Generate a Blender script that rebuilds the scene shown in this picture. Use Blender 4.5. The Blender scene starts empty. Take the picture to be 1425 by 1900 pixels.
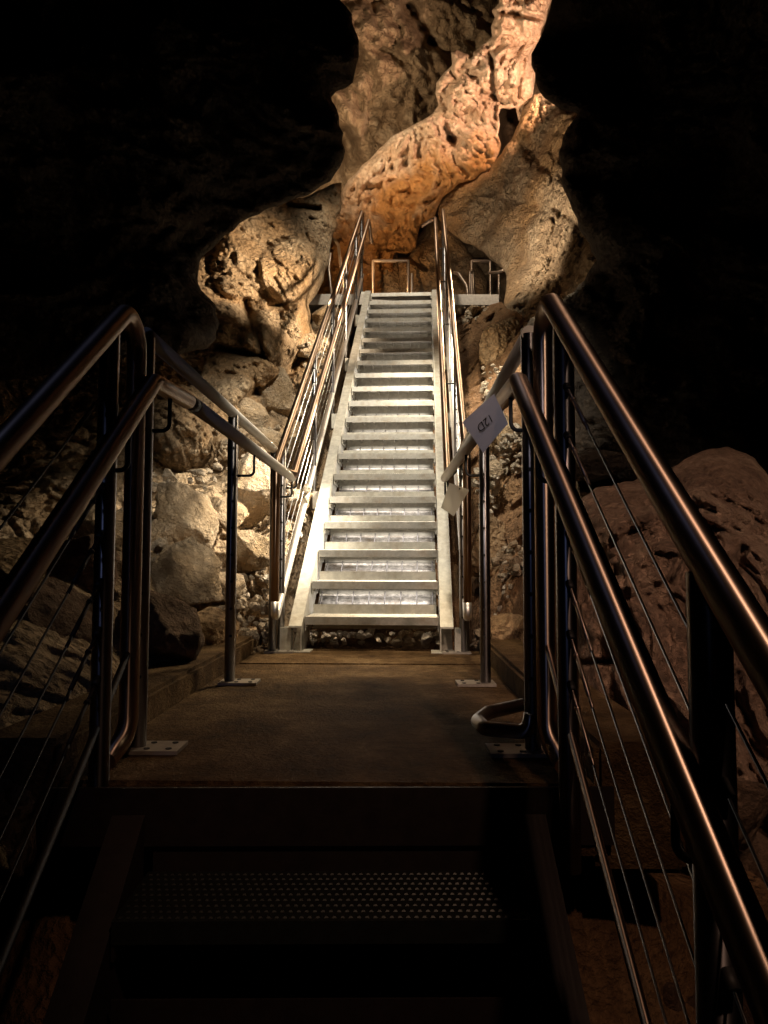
import bpy, bmesh, math, random
import numpy as np
from mathutils import Vector, Matrix
sc = bpy.context.scene
COL = sc.collection

# ------------------------------------------------------------------ camera
F_PX, PITCH, ROLL, CX, CY = 1401.6, 0.0642, 0.0019, 712.5, 950.0
cam_data = bpy.data.cameras.new('camera')
cam = bpy.data.objects.new('camera', cam_data)
COL.objects.link(cam)
cam_data.sensor_fit = 'HORIZONTAL'
cam_data.sensor_width = 36.0
cam_data.lens = 36.0 * F_PX / 1425.0
cam_data.clip_start = 0.02
cam_data.clip_end = 200
_c, _s = math.cos(PITCH), math.sin(PITCH)
_cr, _sr = math.cos(ROLL), math.sin(ROLL)
RX = Vector((1, 0, 0)); VY = Vector((0, -_s, _c)); FW = Vector((0, _c, _s))
R2 = RX * _cr + VY * _sr; V2 = VY * _cr - RX * _sr
cam.matrix_world = Matrix(((R2.x, V2.x, -FW.x, 0), (R2.y, V2.y, -FW.y, 0), (R2.z, V2.z, -FW.z, 0), (0, 0, 0, 1)))
sc.camera = cam

# ------------------------------------------------------------------ world, exposure
w = bpy.data.worlds.new('World'); sc.world = w; w.use_nodes = True
bg = w.node_tree.nodes['Background']
bg.inputs['Color'].default_value = (0.9, 0.75, 0.7, 1)
bg.inputs['Strength'].default_value = 0.0002
sc.view_settings.view_transform = 'Standard'
sc.view_settings.look = 'None'
sc.view_settings.exposure = 0.0
sc.view_settings.gamma = 1.0
sc.cycles.use_denoising = True
sc.cycles.max_bounces = 6
sc.cycles.sample_clamp_indirect = 4.0


def U(px, py, y):
    """the point at distance y in front of the camera seen at photo pixel px, py"""
    a = (px - CX) / F_PX; b = (CY - py) / F_PX
    X = a * _cr - b * _sr; Y = b * _cr + a * _sr
    d = Vector((X, _c - Y * _s, _s + Y * _c))
    return d * (y / d.y)


# ------------------------------------------------------------------ lamps of the cave, with added fill lights
def lamp(kind, loc, power, color, target=None, size=0.1, spot=60, blend=0.6, size_y=None, name='cave_and_fill_lamp', spread=None):
    l = bpy.data.lights.new(name, kind)
    l.energy = power; l.color = color
    if kind == 'AREA':
        l.size = size
        if size_y:
            l.shape = 'RECTANGLE'; l.size_y = size_y
        if spread: l.spread = math.radians(spread)
    else:
        l.shadow_soft_size = size
    if kind == 'SPOT':
        l.spot_size = math.radians(spot); l.spot_blend = blend
    o = bpy.data.objects.new(name, l); COL.objects.link(o)
    o.location = loc
    if target is not None:
        o.rotation_euler = (Vector(target) - Vector(loc)).to_track_quat('-Z', 'Y').to_euler()
    return o


WARM = (1.0, 0.80, 0.55)
PINK = (1.0, 0.72, 0.52)
# lamp behind the edge of the right hand rock: rakes the stair and the left bank from above
lamp('SPOT', U(1075, 345, 6.9), 900, (1.0, 0.84, 0.60), (-0.65, 5.9, 0.1), 0.07, 42, 0.5)
lamp('SPOT', U(1068, 330, 6.7), 1500, (1.0, 0.76, 0.46), (-0.1, 3.9, 0.1), 0.75, 25, 1.0)
lamp('SPOT', (0.05, 3.3, 3.2), 560, (1.0, 0.80, 0.52), (-0.08, 3.85, -0.49), 0.12, 30, 1.0)  # added spot that brightens the far end of the landing
# fill lamps added above the landing, out of view: left bank with its rails, right rails
lamp('SPOT', (0.25, 1.6, 1.65), 260, (1.0, 0.88, 0.70), (-1.05, 4.6, 0.12), 0.12, 32, 1.0)
lamp('SPOT', (-0.2, 1.6, 1.65), 90, (1.0, 0.86, 0.68), (0.46, 3.2, 0.3), 0.12, 24, 1.0)
# unseen lamp added over the foot of the stair, aimed up the treads
lamp('SPOT', (0.10, 3.3, 3.2), 660, (1.0, 0.90, 0.72), (0.05, 5.6, 0.7), 0.10, 62, 0.6)
# fill spots added around the stair: left wall, right bank, stair head, left bank
lamp('SPOT', (0.75, 6.0, 2.6), 900, (1.0, 0.80, 0.56), (-1.5, 7.7, 2.5), 0.07, 58, 1.0)
lamp('SPOT', (-0.45, 6.0, 2.2), 220, (1.0, 0.84, 0.60), (1.0, 6.6, 1.3), 0.06, 90, 1.0)
lamp('SPOT', (0.15, 6.6, 5.3), 460, (1.0, 0.88, 0.68), (0.2, 8.9, 3.0), 0.10, 62, 0.9)
lamp('SPOT', (0.40, 4.6, 1.25), 700, (1.0, 0.88, 0.68), (-1.35, 4.85, -0.35), 0.06, 54, 1.0)
# lamp high on the right, behind the same rock, that washes the flowstone
lamp('SPOT', U(1075, 110, 8.3), 500, (1.0, 0.63, 0.42), U(900, 150, 10.1), 0.06, 100, 0.8)
# amber lamp low behind the platform
lamp('SPOT', U(650, 570, 9.5), 210, (1.0, 0.58, 0.26), U(740, 300, 10.5), 0.08, 120, 0.9)
# lamp behind the left hand rock for the far chamber
lamp('SPOT', U(600, 215, 8.3), 430, (1.0, 0.74, 0.46), U(790, 90, 11.8), 0.08, 110, 0.8)
# small lamp under the platform edge for the right wall
lamp('SPOT', (0.9, 7.4, 2.9), 205, (1.0, 0.80, 0.58), (1.9, 8.6, 4.4), 0.08, 100, 1.0)
# dim lamps behind the visitor, partly added as fill: warm on the right, faint and cool on the left
lamp('SPOT', (1.2, -0.2, 2.1), 330, (1.0, 0.68, 0.48), (1.2, 2.6, 0.16), 0.10, 42, 0.9)  # added fill for the great boulder
lamp('SPOT', (0.74, -0.5, 2.2), 75, (1.0, 0.60, 0.40), (0.44, 1.2, 0.1), 0.05, 36, 0.6)
lamp('SPOT', (-0.5, -0.8, 1.2), 60, (1.0, 0.88, 0.92), (0.27, 1.99, 0.36), 0.03, 8, 0.9)  # added narrow spot that brightens the paper sign
lamp('SPOT', (-1.0, -1.0, 0.9), 9, (0.42, 0.52, 1.0), (-0.64, 1.8, 0.1), 0.06, 28, 0.9)
lamp('SPOT', (-0.6, -1.0, 0.9), 7, (0.42, 0.52, 1.0), (0.40, 1.7, 0.1), 0.06, 24, 0.9)
# strips fixed under the treads of the long staircase, shining down on the tray
for _k in range(1, 20):
    _d = _k * 0.25 + 0.12
    lamp('AREA', (-0.066 + math.sin(0.0561) * _d, 4.1007 + math.cos(0.0561) * _d, -0.489 + (_k + 1) * 0.1843 - 0.058), 1.4, (1.0, 0.91, 0.80),
         (-0.066 + math.sin(0.0561) * _d, 4.1107 + math.cos(0.0561) * _d, -1.0 + _k * 0.1843), 0.6, size_y=0.12, name='tread_strip')


# ------------------------------------------------------------------ noise (numpy)
def _h(ix, iy, iz, seed):
    n = (ix * 374761393 + iy * 668265263 + iz * 2147483647 + seed * 1274126177) & 0xffffffff
    n = ((n ^ (n >> 13)) * 1274126177) & 0xffffffff
    n = ((n ^ (n >> 16)) * 2246822519) & 0xffffffff
    return ((n ^ (n >> 15)) & 0xffffff) / float(0xffffff)


def vnoise(P, seed=0):
    I = np.floor(P).astype(np.int64); Fr = P - I
    Fr = Fr * Fr * Fr * (Fr * (Fr * 6 - 15) + 10)
    r = 0
    for dx in (0, 1):
        for dy in (0, 1):
            for dz in (0, 1):
                wgt = (Fr[:, 0] if dx else 1 - Fr[:, 0]) * (Fr[:, 1] if dy else 1 - Fr[:, 1]) * (Fr[:, 2] if dz else 1 - Fr[:, 2])
                r = r + wgt * _h(I[:, 0] + dx, I[:, 1] + dy, I[:, 2] + dz, seed)
    return r * 2 - 1


def fbm(P, octaves=4, seed=0, gain=0.5):
    r = 0; a = 1.0; t = 0
    for k in range(octaves):
        r = r + a * vnoise(P * (2.03 ** k) + 17.3 * k, seed + k); t += a; a *= gain
    return r / t


def ridged(P, octaves=3, seed=0):
    r = 0; a = 1.0; t = 0
    for k in range(octaves):
        r = r + a * (1 - 2 * np.abs(vnoise(P * (2.1 ** k) + 7.7 * k, seed + k))); t += a; a *= 0.5
    return r / t


def worley(P, seed=0):
    I = np.floor(P).astype(np.int64)
    best = np.full(len(P), 9.0)
    for dx in (-1, 0, 1):
        for dy in (-1, 0, 1):
            for dz in (-1, 0, 1):
                c = I + np.array([dx, dy, dz])
                q = np.stack([c[:, k] + _h(c[:, 0], c[:, 1], c[:, 2], seed + 11 * k + 5) for k in range(3)], 1)
                best = np.minimum(best, ((q - P) ** 2).sum(1))
    return np.sqrt(best)


# ------------------------------------------------------------------ materials
def mat(name):
    m = bpy.data.materials.new(name); m.use_nodes = True
    return m, m.node_tree.nodes, m.node_tree.links, m.node_tree.nodes['Principled BSDF']


def ramp(N, L, src, stops):
    r = N.new('ShaderNodeValToRGB')
    while len(r.color_ramp.elements) < len(stops): r.color_ramp.elements.new(0.5)
    for e, (p, c) in zip(r.color_ramp.elements, stops):
        e.position = p; e.color = (*c, 1)
    L.new(src, r.inputs['Fac']); return r


def rock_mat(name, dark, mid, light, pit=34.0, pit_amt=0.5, bump=0.6, rough=0.85, scale=1.0, stain=None, stain_z=None):
    m, N, L, B = mat(name)
    spec = 0.08 if 'concrete' in name else 0.35
    tc = N.new('ShaderNodeTexCoord')
    n1 = N.new('ShaderNodeTexNoise'); n1.inputs['Scale'].default_value = 1.6 * scale; n1.inputs['Detail'].default_value = 9; n1.inputs['Roughness'].default_value = 0.68
    n2 = N.new('ShaderNodeTexNoise'); n2.inputs['Scale'].default_value = 14 * scale; n2.inputs['Detail'].default_value = 6; n2.inputs['Roughness'].default_value = 0.7
    v = N.new('ShaderNodeTexVoronoi'); v.inputs['Scale'].default_value = pit; v.feature = 'SMOOTH_F1'; v.inputs['Smoothness'].default_value = 0.4
    v2 = N.new('ShaderNodeTexNoise'); v2.inputs['Scale'].default_value = pit * 1.7; v2.inputs['Detail'].default_value = 4
    # warp the pits
    mx = N.new('ShaderNodeMixRGB'); mx.blend_type = 'ADD'; mx.inputs['Fac'].default_value = 0.06
    for n in (n1, n2, v2): L.new(tc.outputs['Object'], n.inputs['Vector'])
    L.new(tc.outputs['Object'], mx.inputs['Color1']); L.new(n2.outputs['Color'], mx.inputs['Color2'])
    L.new(mx.outputs['Color'], v.inputs['Vector'])
    r = ramp(N, L, n1.outputs['Fac'], [(0.30, dark), (0.5, mid), (0.70, light)])
    r2 = ramp(N, L, n2.outputs['Fac'], [(0.28, tuple(c * 0.62 for c in mid)), (0.6, (1, 1, 1))])
    mul = N.new('ShaderNodeMixRGB'); mul.blend_type = 'MULTIPLY'; mul.inputs['Fac'].default_value = 0.5
    L.new(r.outputs['Color'], mul.inputs['Color1']); L.new(r2.outputs['Color'], mul.inputs['Color2'])
    out = mul.outputs['Color']
    if stain:
        n3 = N.new('ShaderNodeTexNoise'); n3.inputs['Scale'].default_value = 0.9; n3.inputs['Detail'].default_value = 5
        mp = N.new('ShaderNodeMapping'); mp.inputs['Location'].default_value = (3.1, 7.7, 1.9)
        L.new(tc.outputs['Object'], mp.inputs['Vector']); L.new(mp.outputs['Vector'], n3.inputs['Vector'])
        fac = n3.outputs['Fac']
        if stain_z:      # iron staining that covers the lower part of the stone
            sp = N.new('ShaderNodeSeparateXYZ'); L.new(tc.outputs['Object'], sp.inputs['Vector'])
            mr = N.new('ShaderNodeMapRange'); mr.inputs['From Min'].default_value = stain_z[0]; mr.inputs['From Max'].default_value = stain_z[1]
            mr.inputs['To Min'].default_value = 0.22; mr.inputs['To Max'].default_value = -0.10
            L.new(sp.outputs['Z'], mr.inputs['Value'])
            ad = N.new('ShaderNodeMath'); L.new(fac, ad.inputs[0]); L.new(mr.outputs['Result'], ad.inputs[1]); fac = ad.outputs[0]
        r3 = ramp(N, L, fac, [(0.48, (0, 0, 0)), (0.66, (1, 1, 1))])
        mm = N.new('ShaderNodeMixRGB'); L.new(r3.outputs['Color'], mm.inputs['Fac'])
        L.new(out, mm.inputs['Color1']); mm.inputs['Color2'].default_value = (*stain, 1); out = mm.outputs['Color']
    L.new(out, B.inputs['Base Color'])
    B.inputs['Roughness'].default_value = rough
    B.inputs['Specular IOR Level'].default_value = spec
    add = N.new('ShaderNodeMath'); add.operation = 'MULTIPLY_ADD'; add.inputs[1].default_value = pit_amt
    L.new(v.outputs['Distance'], add.inputs[0]); L.new(n2.outputs['Fac'], add.inputs[2])
    add2 = N.new('ShaderNodeMath'); add2.operation = 'MULTIPLY_ADD'; add2.inputs[1].default_value = 0.35
    L.new(v2.outputs['Fac'], add2.inputs[0]); L.new(add.outputs[0], add2.inputs[2])
    bp = N.new('ShaderNodeBump'); bp.inputs['Strength'].default_value = bump; bp.inputs['Distance'].default_value = 0.08
    L.new(add2.outputs[0], bp.inputs['Height']); L.new(bp.outputs['Normal'], B.inputs['Normal'])
    return m


def metal_mat(name, col, rough, metallic=1.0, blotch=0.0, bscale=30, bump=0.0, tang=None, dirt=None):
    m, N, L, B = mat(name)
    tc = N.new('ShaderNodeTexCoord')
    n = N.new('ShaderNodeTexNoise'); n.inputs['Scale'].default_value = bscale; n.inputs['Detail'].default_value = 6; n.inputs['Roughness'].default_value = 0.7
    L.new(tc.outputs['Object'], n.inputs['Vector'])
    r = ramp(N, L, n.outputs['Fac'], [(0.35, tuple(c * (1 - blotch) for c in col)), (0.62, col)])
    out = r.outputs['Color']
    if dirt:
        n2 = N.new('ShaderNodeTexNoise'); n2.inputs['Scale'].default_value = 5; n2.inputs['Detail'].default_value = 10; n2.inputs['Roughness'].default_value = 0.75
        L.new(tc.outputs['Object'], n2.inputs['Vector'])
        r2 = ramp(N, L, n2.outputs['Fac'], [(0.5, (0, 0, 0)), (0.68, (1, 1, 1))])
        mm = N.new('ShaderNodeMixRGB'); L.new(r2.outputs['Color'], mm.inputs['Fac'])
        L.new(out, mm.inputs['Color1']); mm.inputs['Color2'].default_value = (*dirt, 1); out = mm.outputs['Color']
    L.new(out, B.inputs['Base Color'])
    B.inputs['Metallic'].default_value = metallic
    if tang:         # brushed along its length: highlights run along the tube
        B.inputs['Anisotropic'].default_value = 0.92
        cx = N.new('ShaderNodeCombineXYZ')
        for k_ in range(3): cx.inputs[k_].default_value = tang[k_]
        L.new(cx.outputs[0], B.inputs['Tangent'])
    rr = N.new('ShaderNodeMapRange'); rr.inputs['To Min'].default_value = rough * 0.8; rr.inputs['To Max'].default_value = rough * 1.25
    L.new(n.outputs['Fac'], rr.inputs['Value']); L.new(rr.outputs['Result'], B.inputs['Roughness'])
    if bump:
        bp = N.new('ShaderNodeBump'); bp.inputs['Strength'].default_value = bump; bp.inputs['Distance'].default_value = 0.002
        L.new(n.outputs['Fac'], bp.inputs['Height']); L.new(bp.outputs['Normal'], B.inputs['Normal'])
    return m


M_RAIL = metal_mat('brushed_steel_tube', (0.62, 0.50, 0.41), 0.40, 1.0, 0.04, 5, tang=(0, 0.805, 0.593))
M_REFL = metal_mat('reflection_brown_tube', (0.36, 0.255, 0.185), 0.42, 1.0, 0.06, 7, tang=(0, 0.805, 0.593))  # same steel; brown reflection of the cave put into its colour
M_LRAIL = metal_mat('satin_steel_tube', (0.70, 0.66, 0.60), 0.5, 0.3, 0.12, 9, tang=(0, 1, 0))
M_POST = metal_mat('dark_steel_post', (0.30, 0.29, 0.30), 0.38, 1.0, 0.15, 9, tang=(0, 0, 1))
M_CABLE = metal_mat('wire_rope', (0.75, 0.72, 0.68), 0.42, 1.0, 0.2, 60)
M_GALV = metal_mat('galvanised_steel', (0.60, 0.58, 0.52), 0.52, 0.45, 0.28, 26, 0.3, dirt=(0.36, 0.31, 0.24))
M_TREAD = metal_mat('tread_steel', (0.52, 0.50, 0.46), 0.45, 0.55, 0.25, 34, 0.3, dirt=(0.33, 0.27, 0.20))
M_TRAY = metal_mat('tray_steel', (0.72, 0.69, 0.66), 0.35, 0.7, 0.6, 34, 0.8, dirt=(0.20, 0.15, 0.10))
M_PLATE = metal_mat('base_plate_steel', (0.42, 0.38, 0.34), 0.5, 0.5, 0.3, 30, 0.4)
M_SHADE = metal_mat('shade_dark_steel', (0.026, 0.017, 0.015), 0.55, 0.3, 0.3, 20, 0.4)  # reddish-dark steel, with the near flight's shade put into the colour
M_SHADET = metal_mat('shade_punched_steel', (0.035, 0.038, 0.035), 0.42, 0.6, 0.3, 30, 0.3)  # punched treads darkened, shade put into the colour
M_RUBBER = metal_mat('black_rubber', (0.01, 0.01, 0.01), 0.6, 0.0)
M_ROCK = rock_mat('tan_popcorn_rock', (0.22, 0.15, 0.09), (0.40, 0.29, 0.18), (0.56, 0.44, 0.30), 26, 0.7, 0.9, stain=(0.40, 0.24, 0.11))
M_BACK = rock_mat('olive_tan_rock', (0.20, 0.13, 0.075), (0.37, 0.265, 0.165), (0.52, 0.41, 0.29), 16, 0.6, 0.9)
M_FLOW = rock_mat('orange_flowstone', (0.50, 0.33, 0.21), (0.66, 0.48, 0.34), (0.78, 0.64, 0.50), 14, 0.5, 1.0, stain=(0.50, 0.25, 0.085), scale=1.5, stain_z=(4.2, 5.9))
M_DARK = rock_mat('shade_dark_rock', (0.022, 0.015, 0.010), (0.04, 0.027, 0.018), (0.075, 0.052, 0.034), 24, 0.6, 0.9)  # unlit look of the near rock put into a lowered base colour
M_RED = rock_mat('red_brown_rock', (0.11, 0.06, 0.035), (0.24, 0.145, 0.09), (0.40, 0.27, 0.18), 20, 0.5, 1.0, scale=2.6)
M_BOULD = rock_mat('pale_limestone', (0.42, 0.32, 0.22), (0.62, 0.52, 0.40), (0.78, 0.70, 0.58), 26, 0.35, 1.0, scale=2.2, stain=(0.50, 0.32, 0.15))
M_TANB = rock_mat('brown_tan_rock', (0.13, 0.07, 0.045), (0.30, 0.18, 0.12), (0.48, 0.33, 0.23), 30, 0.7, 1.0, scale=3.0)
M_DIRT = rock_mat('brown_dirt', (0.13, 0.07, 0.03), (0.24, 0.13, 0.06), (0.36, 0.22, 0.11), 40, 0.5, 0.9)
M_CONC = rock_mat('brown_concrete', (0.045, 0.024, 0.010), (0.13, 0.078, 0.036), (0.27, 0.18, 0.095), 70, 0.35, 0.6, 0.7, scale=3.2)


# ------------------------------------------------------------------ mesh helpers
def tag(o, label=None, cat=None, group=None, kind=None):
    if label: o['label'] = label
    if cat: o['category'] = cat
    if group: o['group'] = group
    if kind: o['kind'] = kind
    return o


def link(name, verts, faces, m, parent=None, smooth=False):
    me = bpy.data.meshes.new(name)
    me.from_pydata([tuple(v) for v in verts], [], faces)
    me.materials.append(m)
    if smooth: me.polygons.foreach_set('use_smooth', [True] * len(me.polygons))
    o = bpy.data.objects.new(name, me); COL.objects.link(o)
    if parent is not None: o.parent = parent
    return o


def empty(name, loc=(0, 0, 0), rz=0.0):
    o = bpy.data.objects.new(name, None); COL.objects.link(o)
    o.location = loc; o.rotation_euler = (0, 0, rz); o.empty_display_size = 0.1
    return o


class MB:
    def __init__(s): s.v = []; s.f = []; s.sm = []
    def add(s, v, f, smooth=False):
        n = len(s.v); s.v += [Vector(p) for p in v]; s.f += [tuple(i + n for i in q) for q in f]; s.sm += [smooth] * len(f)
    def box(s, a, b):
        x0, y0, z0 = a; x1, y1, z1 = b
        s.add([(x0, y0, z0), (x1, y0, z0), (x1, y1, z0), (x0, y1, z0), (x0, y0, z1), (x1, y0, z1), (x1, y1, z1), (x0, y1, z1)],
              [(0, 3, 2, 1), (4, 5, 6, 7), (0, 1, 5, 4), (1, 2, 6, 5), (2, 3, 7, 6), (3, 0, 4, 7)])
    def prism(s, prof, x0, x1):
        """profile in the y-z plane pushed along x"""
        n = len(prof)
        s.add([(x0, y, z) for y, z in prof] + [(x1, y, z) for y, z in prof],
              [tuple(range(n - 1, -1, -1)), tuple(range(n, 2 * n))] + [(i, (i + 1) % n, n + (i + 1) % n, n + i) for i in range(n)])
    def tube(s, pts, r, sides=18, bend=0.0, closed_ends=True):
        P = [Vector(p) for p in pts]
        if bend > 0 and len(P) > 2:
            Q = [P[0]]
            for i in range(1, len(P) - 1):
                a, b, c = P[i - 1], P[i], P[i + 1]
                u = (a - b).normalized(); v = (c - b).normalized()
                ang = u.angle(v)
                if ang > math.pi - 0.02: Q.append(b); continue
                t = min(bend / math.tan(ang / 2), (a - b).length * 0.49, (c - b).length * 0.49)
                rr = t * math.tan(ang / 2)
                cen = b + (u + v).normalized() * (rr / math.sin(ang / 2))
                p0 = b + u * t; p1 = b + v * t
                d0 = p0 - cen; d1 = p1 - cen
                k = max(3, int(12 * (math.pi - ang) / math.pi * 1.3))
                tot = d0.angle(d1); ax = d0.cross(d1).normalized()
                for j in range(k + 1):
                    Q.append(cen + Matrix.Rotation(tot * j / k, 3, ax) @ d0)
            Q.append(P[-1]); P = Q
        T = []
        for i in range(len(P)):
            a = P[max(0, i - 1)]; b = P[min(len(P) - 1, i + 1)]
            T.append((b - a).normalized())
        n = T[0].orthogonal().normalized()
        vs = []
        for i, p in enumerate(P):
            if i: 
                q = T[i - 1].rotation_difference(T[i]); n = (q @ n)
                n = (n - T[i] * n.dot(T[i])).normalized()
            b = T[i].cross(n)
            for k in range(sides):
                a = 2 * math.pi * k / sides
                vs.append(p + (n * math.cos(a) + b * math.sin(a)) * r)
        fs = []
        for i in range(len(P) - 1):
            for k in range(sides):
                k2 = (k + 1) % sides
                fs.append((i * sides + k, i * sides + k2, (i + 1) * sides + k2, (i + 1) * sides + k))
        s.add(vs, fs, True)
        if closed_ends:
            m = len(s.v) - len(vs)
            s.f.append(tuple(m + k for k in range(sides - 1, -1, -1))); s.sm.append(False)
            s.f.append(tuple(m + (len(P) - 1) * sides + k for k in range(sides))); s.sm.append(False)
    def build(s, name, m, parent=None):
        o = link(name, s.v, s.f, m, parent)
        o.data.polygons.foreach_set('use_smooth', s.sm)
        return o


def tube(name, pts, r, m, parent, bend=0.0, sides=18):
    b = MB(); b.tube(pts, r, sides, bend); return b.build(name, m, parent)


# ------------------------------------------------------------------ flights and landing frames
H = 0.489          # eye above the landing
RISE, GO = 0.1843, 0.25
K = RISE / GO
SL = math.atan2(RISE, GO)


def make_tread_mesh(wd, bumps):
    """front nose, deck with raised studs, back plate; origin at the nose top centre"""
    b = MB()
    h = wd / 2
    b.prism([(0, 0), (0, -0.042), (0.016, -0.042), (0.016, -0.038), (0.004, -0.038), (0.004, -0.004), (0.228, -0.004), (0.228, 0)], -h, h)
    for i in range(8):
        x = -h + 0.05 + i * (wd - 0.1) / 7
        b.box((x - 0.002, 0.0165, -0.034), (x + 0.002, 0.2275, -0.0043))
    if bumps:
        nx = int(wd / 0.0155)
        for j in range(9):
            yy = 0.014 + j * 0.0245
            for i in range(nx):
                x = -h + 0.012 + i * 0.0155 + (0.0077 if j % 2 else 0)
                if x > h - 0.008: continue
                r = 0.0045
                b.add([(x - r, yy - r, 0.0005), (x + r, yy - r, 0.0005), (x + r, yy + r, 0.0005), (x - r, yy + r, 0.0005),
                       (x - r * .5, yy - r * .5, 0.0035), (x + r * .5, yy - r * .5, 0.0035), (x + r * .5, yy + r * .5, 0.0035), (x - r * .5, yy + r * .5, 0.0035)],
                      [(4, 5, 6, 7), (0, 1, 5, 4), (1, 2, 6, 5), (2, 3, 7, 6), (3, 0, 4, 7)])
    return b


def make_flight(root, n, wd, first, bumps_upto, mt, mg):
    """first = (y, z) of the lowest nose in the root's own frame"""
    h = wd / 2
    src = {}
    for key in (True, False):
        src[key] = None
    for k in range(n):
        bm_ = k < bumps_upto
        y, z = first[0] + k * GO, first[1] + k * RISE
        if src[bm_] is None:
            t = make_tread_mesh(wd - 0.004, bm_).build('tread', mt, root)
            bp = MB()
            bp.prism([(0.2285, 0.055), (0.2285, -0.082), (0.2335, -0.082), (0.2335, 0.055)], -h + 0.012, h - 0.012)
            bp = bp.build('kick_plate', mg, t)
            ep = []
            for sx in (-1, 1):
                x = sx * (h - 0.004); e_ = MB()
                e_.box((x - 0.003, 0.004, -0.075), (x + 0.003, 0.215, -0.0045))
                for yy in (0.03, 0.17):
                    c = x - sx * 0.006
                    e_.tube([(c - 0.006, yy, -0.05), (c + 0.006, yy, -0.05)], 0.009, 6)
                ep.append(e_.build('bolted_bracket', mg, t))
            src[bm_] = (t, bp, ep)
            t.location = (0, y, z)
        else:
            t0, b0, e0 = src[bm_]
            t = t0.copy(); COL.objects.link(t); t.location = (0, y, z); t.parent = root
            for q in (b0, *e0):
                c = q.copy(); COL.objects.link(c); c.parent = t


def stringer(root, sx, wd, p0, p1, m):
    """C channel; p = (y, z) on the top flange; flange pointing outward"""
    h = wd / 2
    (y0, z0), (y1, z1) = p0, p1
    b = MB()
    def strip(xa, xb, off_t, off_b):
        b.prism([(y0, z0 + off_t), (y0, z0 + off_b), (y1, z1 + off_b), (y1, z1 + off_t)], min(xa, xb), max(xa, xb))
    strip(sx * (h + 0.004), sx * (h + 0.074), 0.0, -0.010)
    strip(sx * (h + 0.004), sx * (h + 0.010), -0.0102, -0.24)
    strip(sx * (h + 0.004), sx * (h + 0.074), -0.2402, -0.250)
    return b.build('stringer', m, root)


# --- upper flight
UF = empty('staircase', (-0.066, 4.1007, -H), -0.0561)
tag(UF, 'long galvanised staircase of twenty open treads climbing from the landing to the high platform', 'staircase')
W1 = 0.7263
make_flight(UF, 20, W1, (0, RISE), 6, M_TREAD, M_GALV)
for sx in (-1, 1):
    o = stringer(UF, sx, W1, (-0.075, RISE - 0.075 * K + 0.012), (4.80, RISE + 4.80 * K + 0.012), M_GALV)
# feet of the stringers
for sx in (-1, 1):
    b = MB()
    x = sx * (W1 / 2 + 0.007)
    b.box((x - 0.003, -0.07, 0.008), (x + 0.003, 0.02, 0.10))
    b.box((x - 0.05, -0.09, 0.001), (x + 0.05, 0.05, 0.008))
    b.build('stringer_foot', M_GALV, UF)
# tray below the treads with wire mesh, its dark wires standing in for shadow lines
b = MB()
ty0, ty1 = 0.36, 4.9
zo = -0.262
b.prism([(ty0, RISE + ty0 * K + zo), (ty0, RISE + ty0 * K + zo - 0.004), (ty1, RISE + ty1 * K + zo - 0.004), (ty1, RISE + ty1 * K + zo)], -W1 / 2 + 0.012, W1 / 2 - 0.012)
tray = b.build('drip_tray', M_TRAY, UF)
b = MB()
for i in range(8):
    x = -W1 / 2 + 0.03 + i * (W1 - 0.06) / 7
    b.tube([(x, ty0, RISE + ty0 * K + zo + 0.026), (x, ty1, RISE + ty1 * K + zo + 0.026)], 0.0032, 6)
k = ty0 + 0.03
while k < ty1:
    b.tube([(-W1 / 2 + 0.014, k, RISE + k * K + zo + 0.022), (W1 / 2 - 0.014, k, RISE + k * K + zo + 0.022)], 0.0013, 5)
    k += 0.055
b.build('shadow_wire_mesh', M_POST, tray)

# --- lower flight (the visitor stands on it)
LF = empty('staircase', (-0.117, 1.71, -H), 0.012)
tag(LF, 'dark lower staircase in the foreground leading down from the near edge of the landing', 'staircase')
W2 = 0.79
make_flight(LF, 9, W2, (-0.25 - 8 * GO, -RISE * 9), 9, M_SHADET, M_SHADE)
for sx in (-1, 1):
    stringer(LF, sx, W2, (-2.3, -2.3 * K - 0.035), (-0.035, -0.035 * K - 0.035), M_SHADE)

b = MB(); b.box((-0.62, -0.034, -0.127), (0.62, -0.024, -0.004)); b.build('shade_plate', M_SHADE, LF)  # added dark plate standing in for shade on the landing front

# ------------------------------------------------------------------ landing
LY = 0.0194
def LP(o, s, z):
    """landing frame: o sideways, s forward, z up from the landing"""
    return Vector((-0.1637 + math.sin(LY) * s + math.cos(LY) * o, math.cos(LY) * s - math.sin(LY) * o, -H + z))


def slab(name, pts, z0, z1, m, bevel=0.008, noise=0.0):
    bm = bmesh.new()
    lo = [bm.verts.new((p[0], p[1], z0)) for p in pts]; hi = [bm.verts.new((p[0], p[1], z1)) for p in pts]
    n = len(pts)
    bm.faces.new(lo[::-1]); bm.faces.new(hi)
    for i in range(n): bm.faces.new((lo[i], lo[(i + 1) % n], hi[(i + 1) % n], hi[i]))
    bmesh.ops.bevel(bm, geom=[e for e in bm.edges], offset=bevel, segments=2, affect='EDGES')
    me = bpy.data.meshes.new(name); bm.to_mesh(me); bm.free(); me.materials.append(m)
    o = bpy.data.objects.new(name, me); COL.objects.link(o); return o


def lp2(o, s): p = LP(o, s, 0); return (p.x, p.y)


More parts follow.
